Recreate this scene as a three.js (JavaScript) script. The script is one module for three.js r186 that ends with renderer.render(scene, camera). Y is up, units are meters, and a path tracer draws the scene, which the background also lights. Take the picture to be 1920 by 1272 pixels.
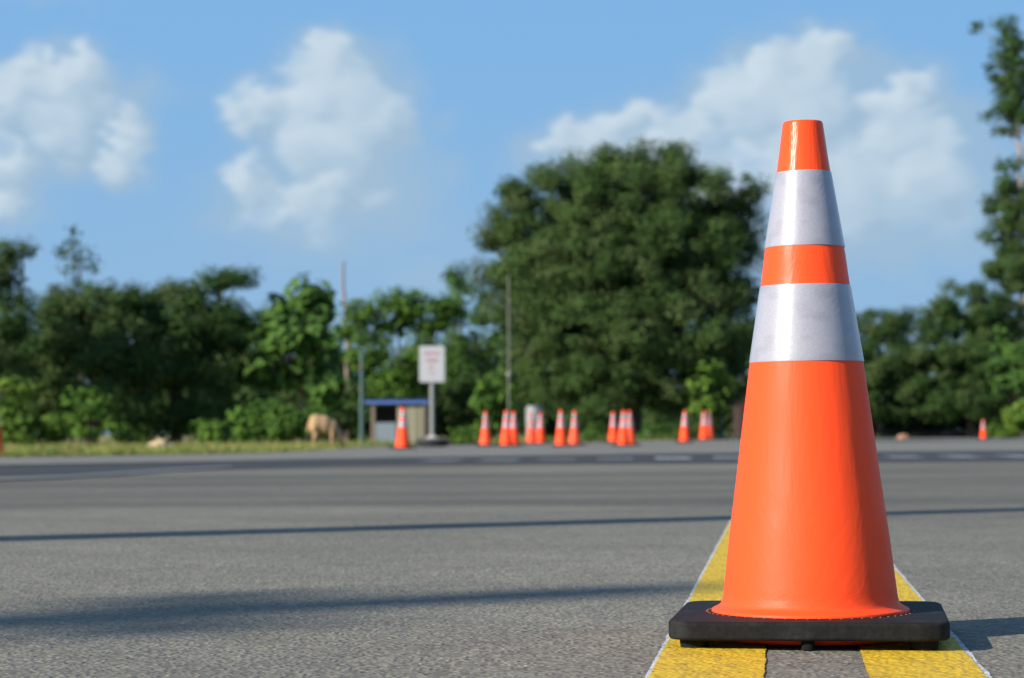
import * as THREE from 'three';
import { mergeGeometries } from 'three/addons/utils/BufferGeometryUtils.js';
import { MarchingCubes } from 'three/addons/objects/MarchingCubes.js';
import { createNoise2D, createNoise3D } from 'simplex-noise';

// ------------------------------------------------------------------ camera, sky, sun, exposure
const RAD = Math.PI / 180, TAU = 2 * Math.PI;
const F = 4100;                 // focal length of the lens, in pixels of the 1920 px wide photograph
const K = F / 2847;             // the survey of distances was made for a shorter lens; this stretches it
const EYE = 0.283;              // height of the lens above the tarmac
const HORIZON = 812;            // pixel row of the horizon
const scene = new THREE.Scene();
const renderer = new THREE.WebGLRenderer({ antialias: true });
renderer.setSize(1024, 678);
renderer.toneMapping = THREE.LinearToneMapping;
renderer.toneMappingExposure = 1.8;
renderer.shadowMap.enabled = true;
const camera = new THREE.PerspectiveCamera(2 * Math.atan(636 / F) / RAD, 1024 / 678, 0.05, 3000);
camera.filmGauge = 23.6;
camera.updateProjectionMatrix();
camera.position.set(0, EYE, 0);
camera.rotation.order = 'YXZ';
camera.rotation.set(Math.atan((HORIZON - 636) / F), 0, -0.15 * RAD);
camera.focus = 2.93;
camera.userData.fStop = 5.4;

function rng(seed) {
  let a = seed >>> 0;
  return () => { a = (a + 0x6D2B79F5) | 0; let t = Math.imul(a ^ (a >>> 15), 1 | a); t = (t + Math.imul(t ^ (t >>> 7), 61 | t)) ^ t; return ((t ^ (t >>> 14)) >>> 0) / 4294967296; };
}
const n2 = createNoise2D(rng(11)), n3 = createNoise3D(rng(12));
const sstep = (a, b, x) => { const t = Math.min(1, Math.max(0, (x - a) / (b - a))); return t * t * (3 - 2 * t); };
const mix = (a, b, t) => a + (b - a) * t;
function fbm3(x, y, z, oct = 4) { let s = 0, a = 0.5, f = 1; for (let i = 0; i < oct; i++) { s += a * n3(x * f, y * f, z * f); a *= 0.5; f *= 2.03; } return s; }
function fbm2(x, y, oct = 4) { let s = 0, a = 0.5, f = 1; for (let i = 0; i < oct; i++) { s += a * n2(x * f, y * f); a *= 0.5; f *= 2.03; } return s; }

const SUN_EL = 26 * RAD, AX = .848, AZ = .53;   // shadows fall towards (AX, -AZ)
const sunDir = new THREE.Vector3(-AX * Math.cos(SUN_EL), Math.sin(SUN_EL), AZ * Math.cos(SUN_EL)).normalize();

// the sky: clear air plus fair weather cumulus, a float equirectangular picture; angles in units of one photograph pixel (1/F rad)
{
  const W = 2048, H = 2048, data = new Float32Array(W * H * 4);
  const banks = [
    [[60, 205, 78, 60, 1], [150, 185, 72, 55, 1], [180, 128, 26, 34, 1.1], [135, 262, 70, 60, .9], [252, 250, 34, 52, .9], [232, 320, 52, 36, .55], [28, 330, 44, 66, .8], [25, 395, 70, 34, .6], [280, 185, 80, 28, .35]],
    [[632, 122, 62, 40, 1.1], [622, 195, 88, 78, 1], [505, 212, 66, 44, .75], [668, 272, 92, 88, 1], [640, 350, 110, 55, .8], [725, 240, 46, 60, .7], [470, 345, 58, 48, .6], [560, 408, 150, 46, .62], [850, 225, 22, 20, .35], [848, 322, 24, 26, .33]],
    [[1565, 112, 36, 30, 1.1], [1475, 150, 66, 50, 1.05], [1400, 205, 76, 60, 1.05], [1520, 230, 140, 90, 1], [1692, 205, 66, 46, 1.1], [1700, 270, 90, 60, .75], [1185, 240, 52, 40, 1], [1060, 262, 44, 34, .7], [1120, 290, 120, 44, .6], [1300, 290, 120, 60, .8], [1520, 350, 260, 90, .8], [1700, 380, 170, 90, .5], [1000, 300, 44, 22, .3]],
    [[80, 12, 110, 20, .38], [800, 528, 90, 22, .4], [1500, 470, 420, 60, .34], [1250, 420, 300, 60, .26], [650, 470, 420, 50, .2]],
  ];
  const blobs = banks.flat().map(([x, y, rx, ry, a]) => [(x - 960) / F, (HORIZON - y) / F, rx / F, ry / F, a]);
  // the same kind of cloud goes on all round the horizon
  const r = rng(77), turns = [];
  for (let k = 1; k < 14; k++) for (const bank of banks.slice(0, 3)) {
    const turn = (k * 24.5 + 8) * RAD + (r() - .5) * .12, lift = (r() - .3) * .06, sc = .8 + r() * .6, flip = r() < .5 ? -1 : 1;
    for (const [x, y, rx, ry, a] of bank) turns.push([turn + flip * (x - 960) / F * sc, (HORIZON - y) / F * sc + lift, rx / F * sc, ry / F * sc, a]);
  }
  const all = blobs.concat(turns.map((b) => { let a = b[0]; while (a > Math.PI) a -= 2 * Math.PI; while (a < -Math.PI) a += 2 * Math.PI; return [a, b[1], b[2], b[3], b[4]]; }));
  const bins = Array.from({ length: 72 }, () => []);
  for (const b of all) { for (let k = 0; k < 72; k++) { const c = (k + .5) / 72 * 2 * Math.PI - Math.PI; let d = Math.abs(c - b[0]); d = Math.min(d, 2 * Math.PI - d); if (d < b[2] * 2.6 + .08) bins[k].push(b); } }
  function dens(az, el) {
    const k = Math.min(71, Math.max(0, Math.floor((az + Math.PI) / (2 * Math.PI) * 72)));
    let s = 0;
    for (const b of bins[k]) { let dx = az - b[0]; if (dx > Math.PI) dx -= 2 * Math.PI; if (dx < -Math.PI) dx += 2 * Math.PI; const q = (dx / b[2]) ** 2 + ((el - b[1]) / b[3]) ** 2; if (q < 7) s = s + b[4] * Math.exp(-q * 0.62) * (1 - .45 * Math.min(1, s)); }
    return s;
  }
  const warp = (az, el) => {
    const cx = Math.sin(az) * 34, cz = Math.cos(az) * 34, y = el * 34;
    return [az + fbm3(cx, y, cz, 3) * .010 + .0022 * n3(cx * 5, y * 5, cz * 5), el + fbm3(cx + 31, y + 7, cz, 3) * .009 + .002 * n3(cx * 5 + 9, y * 5, cz * 5)];
  };
  // every cloud is heaped up of rounded lobes, the smaller ones budding from the larger, denser towards its top
  const lobes = [], lr = rng(909);
  for (const [bx, by, rx, ry, a] of all) {
    if (a < .45) continue;
    for (const o of [-.45, 0, .45]) lobes.push([bx + o * Math.max(0, rx - ry), by, Math.min(rx, ry) * 1.2, a * .85, 0]);
    for (let k = 0; k < 15; k++) { const w = lr() * TAU, q = Math.sqrt(lr()) * .95, up = .35 * Math.max(0, Math.sin(w)), rr = Math.min(rx, ry) * (.34 + .42 * lr()); lobes.push([bx + Math.cos(w) * q * rx, by + (Math.sin(w) * q + up * .3) * ry, rr, a, Math.min(rx, ry) * .8 * Math.sqrt(Math.max(0, 1 - q * q))]); }
  }
  const lobeBins = Array.from({ length: 360 }, () => []);
  for (const b of lobes) for (let k = 0; k < 360; k++) { const c = (k + .5) / 360 * TAU - Math.PI; let d = Math.abs(c - b[0]); d = Math.min(d, TAU - d); if (d < b[2] * 1.2 + .03) lobeBins[k].push(b); }
  const LX = -.62, LY = .62, LZ = .47;   // towards the sun, as seen on the face of a cloud: left, up, back over the shoulder
  function heap(az, el) {
    let clear = 1, nx = 0, ny = 0, nz = 0, W0 = 1e-9;
    for (const [x, y, r, a, z] of lobeBins[Math.min(359, Math.max(0, Math.floor((az + Math.PI) / TAU * 360)))]) {
      let dx = (az - x) / r; if (dx > 3 * Math.PI / r) dx -= TAU / r;
      const dy = (el - y) / r, q = dx * dx + dy * dy;
      if (q >= 1.3) continue;
      clear *= 1 - Math.min(.95, a) * .75 * (1 - sstep(.35, 1.3, q));
      if (q < 1) { const h = Math.sqrt(1 - q), w = h * h * Math.exp((z + r * h) / .006); nx += dx * w; ny += dy * w; nz += h * w; W0 += w; }
    }
    const l = Math.hypot(nx, ny, nz) || 1;
    return [1 - clear, W0 > 1e-8 ? (nx * LX + ny * LY + nz * LZ) / l : .2];
  }
  for (let j = 0; j < H; j++) {
    const el = ((j + .5) / H - .5) * Math.PI;
    for (let i = 0; i < W; i++) {
      const phi = ((i + .5) / W - .5) * 2 * Math.PI;
      const dx = Math.cos(phi) * Math.cos(el), dy = Math.sin(el), dz = Math.sin(phi) * Math.cos(el);
      const e = Math.max(0, dy);
      // clear air
      const t = 1 - Math.exp(-e / .125), z = sstep(.25, 1, e);
      let R = mix(.345, .185, t), G = mix(.515, .44, t), B = mix(.68, .80, t);
      R = mix(R, .12, z); G = mix(G, .25, z); B = mix(B, .52, z);
      const cs = dx * sunDir.x + dy * sunDir.y + dz * sunDir.z, glow = .35 * Math.pow(Math.max(0, cs), 6) + .5 * Math.pow(Math.max(0, cs), 40);
      R += glow * .9; G += glow * .85; B += glow * .7;
      if (el > 0 && el < .6) {
        const az = Math.atan2(dx, -dz);
        const [wa, we] = warp(az, el), D = dens(wa, we);
        if (D > .03) {
          const [cover, lam] = heap(wa, we), veil = sstep(.03, .75, D) * .66;
          const lit = Math.min(1, Math.max(0, -.04 + .90 * lam)) * sstep(.15, .95, cover), k = Math.max(sstep(.08, 1, cover) * .88, veil);
          R = mix(R, mix(.37, .74, lit), k); G = mix(G, mix(.515, .83, lit), k); B = mix(B, mix(.655, .88, lit), k);
        }
      }
      const o = (j * W + i) * 4;
      data[o] = R / 1.8; data[o + 1] = G / 1.8; data[o + 2] = B / 1.8; data[o + 3] = 1;
    }
  }
  const tex = new THREE.DataTexture(data, W, H, THREE.RGBAFormat, THREE.FloatType);
  tex.mapping = THREE.EquirectangularReflectionMapping;
  tex.magFilter = tex.minFilter = THREE.LinearFilter;
  tex.colorSpace = THREE.LinearSRGBColorSpace;
  tex.needsUpdate = true;
  scene.background = tex;
  scene.environment = tex;
}
const sun = new THREE.DirectionalLight(new THREE.Color(1, .935, .82), 4.7);
sun.name = 'sun';
sun.position.copy(sunDir).multiplyScalar(80).add(new THREE.Vector3(0, 0, -36));
sun.target.position.set(0, 0, -36);
sun.castShadow = true;
sun.shadow.mapSize.set(4096, 4096);
Object.assign(sun.shadow.camera, { left: -80, right: 80, top: 60, bottom: -60, near: 1, far: 220 });
scene.add(sun, sun.target);

// ------------------------------------------------------------------ helpers
const taken = {};
const numbered = (name) => { const k = taken[name] = (taken[name] ?? -1) + 1; return k ? name + '_' + String(k).padStart(3, '0') : name; };
function group(name, label, category, [x, y, z] = [0, 0, 0], turn = 0, set) {
  const o = new THREE.Group();
  o.name = numbered(name); o.position.set(x, y, z); o.rotation.y = turn;
  o.userData = { label, category };
  if (set) o.userData.group = set;
  scene.add(o);
  return o;
}
function part(name, geometry, material, parent, label) {
  const o = new THREE.Mesh(geometry, material);
  o.name = name; o.castShadow = o.receiveShadow = true;
  if (label) o.userData.label = label;
  parent.add(o);
  return o;
}
function structure(name, geometry, material, label) {
  const o = part(numbered(name), geometry, material, scene);
  o.userData = { kind: 'structure', label };
  return o;
}
const col = (r, g, b) => new THREE.Color().setRGB(r, g, b);
const std = (c, roughness = .8, more = {}) => new THREE.MeshStandardMaterial({ color: c, roughness, ...more });
const X = (px, d) => (px - 960) / F * d;               // metres right of the lens at distance d
const Y = (py, d) => EYE + (HORIZON - py) / F * d;     // metres above the tarmac at distance d
// a low gravelly rise on the far side of the car park
const rise = (x, z) => .085 * Math.exp(-(((x - 5) / 4.2) ** 2 + ((z / K + 38) / 5) ** 2));
function canvasTexture(w, h, px, repeat, srgb = true) {
  const d = new Uint8Array(w * h * 4);
  for (let j = 0; j < h; j++) for (let i = 0; i < w; i++) { const c = px(i / w, j / h, i, j), o = (j * w + i) * 4; d[o] = c[0] * 255; d[o + 1] = c[1] * 255; d[o + 2] = c[2] * 255; d[o + 3] = 255; }
  const t = new THREE.DataTexture(d, w, h);
  t.wrapS = t.wrapT = THREE.RepeatWrapping; t.magFilter = THREE.LinearFilter; t.minFilter = THREE.LinearMipmapLinearFilter; t.generateMipmaps = true;
  if (srgb) t.colorSpace = THREE.SRGBColorSpace;
  if (repeat) t.repeat.set(...repeat);
  t.needsUpdate = true;
  return t;
}
// noise that wraps round the unit square
const tile = (u, v, f) => { const a = u * TAU, b = v * TAU, r = f / TAU; return n3(Math.cos(a) * r + Math.cos(b) * r * .73 + 5, Math.sin(a) * r + 3, Math.sin(b) * r + Math.cos(b) * r * .41); };
// value noise on a wrapped lattice of random numbers
function lattice(n, seed) {
  const r = rng(seed), g = new Float32Array(n * n); for (let i = 0; i < n * n; i++) g[i] = r();
  return (u, v) => { const x = u * n, y = v * n, i = Math.floor(x), j = Math.floor(y), fx = x - i, fy = y - j, sx = fx * fx * (3 - 2 * fx), sy = fy * fy * (3 - 2 * fy);
    const a = g[(j % n) * n + i % n], b = g[(j % n) * n + (i + 1) % n], c = g[((j + 1) % n) * n + i % n], d = g[((j + 1) % n) * n + (i + 1) % n];
    return mix(mix(a, b, sx), mix(c, d, sx), sy); };
}
// a sheet between a near and a far edge, each a list of [x, distance]; uv in metres
function ribbon(near, far, along, across, y, tint) {
  const resample = (pts, n) => {
    const c = new THREE.CatmullRomCurve3(pts.map(([x, d]) => new THREE.Vector3(x, 0, -d * K)), false, 'centripetal');
    return Array.from({ length: n + 1 }, (_, i) => c.getPoint(i / n));
  };
  const A = resample(near, along), B = resample(far, along), p = [], uv = [], idx = [], cl = [];
  for (let i = 0; i <= along; i++) for (let j = 0; j <= across; j++) {
    const t = j / across, x = mix(A[i].x, B[i].x, t), z = mix(A[i].z, B[i].z, t);
    p.push(x, y + rise(x, z), z); uv.push(x, z);
    if (tint) { const c = tint(x, z); cl.push(c, c, c); }
  }
  for (let i = 0; i < along; i++) for (let j = 0; j < across; j++) { const a = i * (across + 1) + j, b = a + across + 1; idx.push(a, b, a + 1, b, b + 1, a + 1); }
  const g = new THREE.BufferGeometry();
  g.setAttribute('position', new THREE.Float32BufferAttribute(p, 3));
  g.setAttribute('uv', new THREE.Float32BufferAttribute(uv, 2));
  if (tint) g.setAttribute('color', new THREE.Float32BufferAttribute(cl, 3));
  g.setIndex(idx); g.computeVertexNormals();
  return g;
}
// a tapered tube through points [x, y, z, radius]
function limbGeometry(pts, sides = 7, segs = 10) {
  const c = new THREE.CatmullRomCurve3(pts.map((q) => new THREE.Vector3(q[0], q[1], q[2])));
  const p = [], nn = [], uv = [], idx = [];
  const radius = (t) => { const s = t * (pts.length - 1), i = Math.min(pts.length - 2, Math.floor(s)); return mix(pts[i][3], pts[i + 1][3], s - i); };
  const up = new THREE.Vector3(.31, .2, .93).normalize();
  for (let i = 0; i <= segs; i++) {
    const t = i / segs, o = c.getPoint(t), T = c.getTangent(t).normalize(), a = new THREE.Vector3().crossVectors(T, up).normalize(), b = new THREE.Vector3().crossVectors(T, a), r = radius(t);
    for (let k = 0; k <= sides; k++) { const w = k / sides * TAU, q = a.clone().multiplyScalar(Math.cos(w)).addScaledVector(b, Math.sin(w)); p.push(o.x + q.x * r, o.y + q.y * r, o.z + q.z * r); nn.push(q.x, q.y, q.z); uv.push(k / sides, t * 4); }
  }
  for (let i = 0; i < segs; i++) for (let k = 0; k < sides; k++) { const a = i * (sides + 1) + k, b = a + sides + 1; idx.push(a, a + 1, b, b, a + 1, b + 1); }
  const g = new THREE.BufferGeometry();
  g.setAttribute('position', new THREE.Float32BufferAttribute(p, 3)); g.setAttribute('normal', new THREE.Float32BufferAttribute(nn, 3)); g.setAttribute('uv', new THREE.Float32BufferAttribute(uv, 2)); g.setIndex(idx);
  return g;
}
const box = (w, h, d, x = 0, y = 0, z = 0) => new THREE.BoxGeometry(w, h, d).translate(x, y, z);
const cyl = (r0, r1, h, x = 0, y = 0, z = 0, s = 20) => new THREE.CylinderGeometry(r0, r1, h, s).translate(x, y, z);

// ------------------------------------------------------------------ the ground
const L1 = lattice(420, 1), L2 = lattice(190, 2), L3 = lattice(64, 3), L4 = lattice(14, 4), L5 = lattice(5, 5);
const gritHeight = (u, v) => .5 * L1(u, v) + .34 * L2(u, v) + .16 * L3(u, v);
const asphaltMap = canvasTexture(2048, 2048, (u, v, i, j) => {
  const h = gritHeight(u, v), s = L1(v, u), big = L4(u, v) * .5 + L5(u, v) * .5;
  let k = .46 + (h - .5) * .30 + (s - .5) * .13 + (big - .5) * .07;
  if (L1((u + .37) % 1, (v + .11) % 1) > .93) k += .16;      // pale chips of stone
  if (L2((u + .21) % 1, (v + .61) % 1) < .09) k -= .10;      // tarry pits
  k = Math.min(1, Math.max(.1, k));
  return [k * 1.01, k, k * .975];
}, [1 / 1.7, 1 / 1.7]);
const asphaltBump = canvasTexture(1024, 1024, (u, v) => { const h = gritHeight(u, v); return [h, h, h]; }, [1 / 1.7, 1 / 1.7], false);
const asphalt = new THREE.MeshStandardMaterial({ map: asphaltMap, bumpMap: asphaltBump, bumpScale: .005, roughness: .92, vertexColors: true });
asphalt.color = col(.75, .695, .56);

{
  // earth and rough grass out to the horizon
  const n = 190, p = [], uv = [], idx = [], q = (s) => Math.sign(s) * Math.pow(Math.abs(s), 2.6) * 700;
  for (let j = 0; j <= n; j++) for (let i = 0; i <= n; i++) { const x = q(i / n * 2 - 1), z = q(j / n * 2 - 1) - 36 * K; p.push(x, -.02 + rise(x, z), z); uv.push(x, z); }
  for (let j = 0; j < n; j++) for (let i = 0; i < n; i++) { const a = j * (n + 1) + i, b = a + n + 1; idx.push(a, b, a + 1, b, b + 1, a + 1); }
  const g = new THREE.BufferGeometry();
  g.setAttribute('position', new THREE.Float32BufferAttribute(p, 3)); g.setAttribute('uv', new THREE.Float32BufferAttribute(uv, 2)); g.setIndex(idx); g.computeVertexNormals();
  const T1 = lattice(150, 21), T2 = lattice(30, 22), T3 = lattice(7, 23);
  const map = canvasTexture(512, 512, (u, v) => { const k = .5 * T1(u, v) + .3 * T2(u, v) + .2 * T3(u, v), w = T2(v, u); return [.30 + .22 * k + .10 * w, .31 + .22 * k, .13 + .10 * k]; }, [1 / 5, 1 / 5]);
  structure('ground', g, new THREE.MeshStandardMaterial({ map, roughness: 1 }), 'rough grass and bare earth around the tarmac');
}
// tyre-polished and oil-darkened lanes in the tarmac, long streaks across the car park with a grain of their own
const wear = (x, z) => {
  z /= K; const a = .38, u = x * Math.cos(a) - z * Math.sin(a) * -1, w = x * Math.sin(a) + z * Math.cos(a);
  const s = fbm2(x * .10 + 3 + z * .04, z * 1.05 + x * .18, 4), m = fbm2(x * .5, z * .5 + 40, 3), far = sstep(4.6, 5.4, -z + .5 * fbm2(x * .4, z * .8 + 9, 3) + .3 * x * .4);
  const lane = sstep(-.12, .22, fbm2(x * .07 + 11 + z * .05, z * .55 + x * .11 + 5, 3) + .16) * far;   // darker polished lanes with ragged ends
  return Math.min(1.15, Math.max(.5, 1 + s * (.12 + .22 * far) + m * .09 - .36 * lane));
};
const lotFar = [[-26, 5], [-9, 8.6], [-5.4, 10.5], [-3.37, 12.2], [-1.4, 14.5], [1.56, 17], [4.86, 18.5], [12, 19.5], [30, 20]];
const lot = structure('tarmac_car_park', ribbon(lotFar.map(([x]) => [x, -14]), lotFar, 340, 220, 0, wear), asphalt, 'worn grey tarmac of the car park');
// the newer, darker lane that curves across the far side
const laneNear = [[-26, 4.2], [-9, 7.2], [-5.4, 8.8], [-3.3, 10.4], [-1.4, 12.9], [1.56, 13.9], [4.86, 14.5], [12, 15], [30, 15.2]];
const laneFar = [[-30, 6], [-11, 9.8], [-6.8, 11.6], [-4.4, 13.3], [-1.8, 16.2], [2.25, 19.6], [7.4, 21.6], [15, 22.6], [34, 23]];
const freshMap = canvasTexture(512, 512, (u, v) => { const k = .15 + .08 * L1(u, v) + .04 * L3(u, v); return [k, k, k * 1.03]; }, [1 / 1.7, 1 / 1.7]);
const lane = structure('dark_lane', ribbon(laneNear, laneFar, 120, 10, .005), new THREE.MeshPhysicalMaterial({ map: freshMap, roughness: .9, specularIntensity: .5 }), 'strip of darker new tarmac crossing the far side');
// paler apron behind it
const apronFar = [[-34, 8.4], [-14, 13.4], [-9, 15.8], [-6, 17.7], [-3.5, 21.2], [-3.05, 25], [-2.7, 31], [-1.4, 34.5], [.6, 37], [4, 40], [6.3, 43], [12, 60], [21, 68], [40, 72]];
const apronNear = [[-31, 6.1], [-13, 9], [-9, 10.6], [-6.8, 11.9], [-4.4, 13.5], [-1.8, 16.2], [.4, 18.2], [2.25, 19.6], [4.5, 20.6], [7.4, 21.5], [15, 22.5], [34, 22.9]];
const apronMap = canvasTexture(1024, 1024, (u, v) => { const k = .50 + .22 * (gritHeight(u, v) - .5) + .10 * (L4(u, v) - .5); return [k * 1.02, k, k * .96]; }, [1 / 3, 1 / 3]);
structure('pale_apron', ribbon(apronNear, apronFar, 150, 40, .012), new THREE.MeshStandardMaterial({ map: apronMap, color: col(.58, .56, .51), roughness: .95 }), 'pale gravelly apron where the small cones stand');

// painted lines: ragged sheets between two edges that run away from the lens
const paintGrain = lattice(300, 31), paintWear = lattice(40, 32);
const yellowMap = canvasTexture(1024, 1024, (u, v) => { const h = gritHeight(u, v), k = .88 + .30 * (h - .5) - .07 * sstep(.62, .9, paintWear(u, v)), pit = sstep(.80, .93, paintGrain(u, v)); return [Math.min(1, k * mix(.86, .70, pit)), Math.min(1, k * mix(.70, .58, pit)), Math.min(1, k * mix(.03, .14, pit))]; }, [1 / 1.15, 1 / 1.15]);
const yellowPaint = new THREE.MeshStandardMaterial({ map: yellowMap, bumpMap: asphaltBump, bumpScale: .004, roughness: .7 });
const whiteMap = canvasTexture(512, 512, (u, v) => { const k = .72 + .2 * (gritHeight(u, v) - .5) - .3 * sstep(.55, .85, paintGrain(u, v)); return [k, k, k * .99]; }, [1 / 1.15, 1 / 1.15]);
const whitePaint = new THREE.MeshStandardMaterial({ map: whiteMap, roughness: .75 });
const lineDir = new THREE.Vector2((1458 - 960) / F, 1).normalize();   // the painted pair of lines runs towards this heading
function paintedStrip(name, left, right, y, material, rough, seed, d0 = .8, d1 = 18, gaps = 0) {
  // left and right: sideways offsets (metres) from the axis of the pair of lines at the near cone
  const ax = .4135, ad = 2.11 * K, r = rng(seed), p = [], uv = [], idx = [];
  const n = 1100; let a = 0, b = 0;
  for (let i = 0; i <= n; i++) {
    const d = d0 + (d1 - d0) * Math.pow(i / n, 1.7), t = (d - ad) / lineDir.y, cx = ax + lineDir.x * t;
    a = a * .6 + (r() - .5) * rough; b = b * .6 + (r() - .5) * rough;
    const worn = gaps ? sstep(-.25, .15, n2(d * 9, seed)) : 1;
    const mid = (left + right) / 2, l = mid + (left - mid) * (gaps ? mix(.985, 1, worn) : 1) + a, q = mid + (right - mid) * (gaps ? mix(.985, 1, sstep(-.3, .1, n2(d * 8, seed + 5))) : 1) + b;
    p.push(cx + l * lineDir.y, y, -(d - l * lineDir.x), cx + q * lineDir.y, y, -(d - q * lineDir.x));
    uv.push(p[i * 6], p[i * 6 + 2], p[i * 6 + 3], p[i * 6 + 5]);
    if (i < n) { const k = i * 2; idx.push(k, k + 1, k + 2, k + 2, k + 1, k + 3); }
  }
  const g = new THREE.BufferGeometry();
  g.setAttribute('position', new THREE.Float32BufferAttribute(p, 3)); g.setAttribute('uv', new THREE.Float32BufferAttribute(uv, 2)); g.setIndex(idx); g.computeVertexNormals();
  return part(name, g, material, lot);
}
const OFF = -.004;
for (const [l, q, s] of [[-.190, -.058, 41], [.062, .196, 42]]) {
  paintedStrip('white_undercoat', l + (l < 0 ? -.005 : .012) + OFF, q + (l < 0 ? -.012 : .007) + OFF, .0008, whitePaint, .0016, s + 10, .8, 18, 1);
  paintedStrip('yellow_line', l + OFF, q + OFF, .0016, yellowPaint, .0016, s);
}
// the white edge line and the bars of the crossing on the dark lane
function paintQuad(name, pts, y, parent, material) {
  const sh = new THREE.Shape(pts.map(([x, d]) => new THREE.Vector2(x, d)));
  const g = new THREE.ShapeGeometry(sh).rotateX(-Math.PI / 2).translate(0, y, 0);
  return part(name, g, material, parent);
}
const wornPaint = whitePaint.clone(); wornPaint.color = col(.52, .52, .54);
const fadedPaint = whitePaint.clone(); fadedPaint.color = col(.27, .27, .275);
part('white_edge_line', ribbon([[-5.2, 6.6], [-3.05, 9.1], [-2.72, 10.1], [-2.5, 11.4], [-2.3, 12.6]], [[-5.3, 6.95], [-3.3, 9.5], [-2.95, 10.5], [-2.7, 11.9], [-2.42, 13]], 40, 2, .009), fadedPaint, lane);
for (let k = 0; k < 13; k++) {
  const px = 820 + k * 108, d = K * (15.1 + 1.5 * sstep(800, 1500, px) + (.35 * sstep(1500, 2100, px))), x = X(px, d), w = .19, L = .62 + .12 * Math.sin(k * 2.1);
  paintQuad('crossing_bar', [[x - w, d - L * K], [x + w, d - L * K + .05], [x + w + .1, d + L * K], [x - w + .1, d + L * K - .05]], .010, lane, k < 4 ? fadedPaint : wornPaint);
}

// ------------------------------------------------------------------ traffic cones
const coneBump = canvasTexture(512, 512, (u, v) => { const k = .5 + .30 * tile(u, v, 9) + .2 * tile(v, u, 26); return [k, k, k]; }, [3, 2], false);
const coneScuff = canvasTexture(512, 512, (u, v) => { const k = .5 + .5 * tile(u, v, 12), s = sstep(.72, .98, k) * .25 + .12 * sstep(.8, .95, lattice9(u, v)); return [1, mix(1, 1.0, s), 1 - s * .2]; });
function lattice9(u, v) { return L2(u, v); }
// the cap is still glossy, the part below the bands is scuffed matt
const coneGloss = canvasTexture(128, 512, (u, v) => { const n = .04 * tile(u, v, 14) + .03 * L3(u, v), k = (v < .55 ? .50 : v < .70 ? .40 : .27) + n; return [k, k, k]; }, null, false);
const orange = new THREE.MeshPhysicalMaterial({ color: col(.92, .070, .013), map: coneScuff, roughness: 1, roughnessMap: coneGloss, specularIntensity: .42, bumpMap: coneBump, bumpScale: .0003 });
const weave = lattice(170, 51), smudge = lattice(9, 52);
const sheeting = canvasTexture(1024, 512, (u, v, i, j) => {
  const hatch = ((i >> 1) + (j >> 1)) % 3 === 0 ? -.03 : .01, g = (weave(u, v) - .5) * .05, sm = sstep(.5, .95, smudge(u, v)) * .035 * (.4 + weave(v, u)), k = .575 + hatch + g - sm;
  return [k * .985, k * .975, Math.min(1, k * 1.045)];
}, [2, 1]);
const sheetingBump = canvasTexture(1024, 512, (u, v) => { const k = .5 + .6 * (weave(u, v) - .5) + .35 * tile(u, v, 16); return [k, k, k]; }, [2, 1], false);
const bandMaterial = new THREE.MeshPhysicalMaterial({ map: sheeting, roughness: .4, bumpMap: sheetingBump, bumpScale: .00016, clearcoat: .7, clearcoatRoughness: .16 });
const rubberMap = canvasTexture(512, 512, (u, v) => { const k = .02 + .04 * L3(u, v) + .04 * L2(u, v) + .05 * sstep(.7, .95, L4(u, v)); return [k * 1.03, k, k * .95]; }, [3, 3]);
const rubber = new THREE.MeshPhysicalMaterial({ map: rubberMap, roughness: .8, specularIntensity: .5, bumpMap: coneBump, bumpScale: .0008 });

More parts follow.
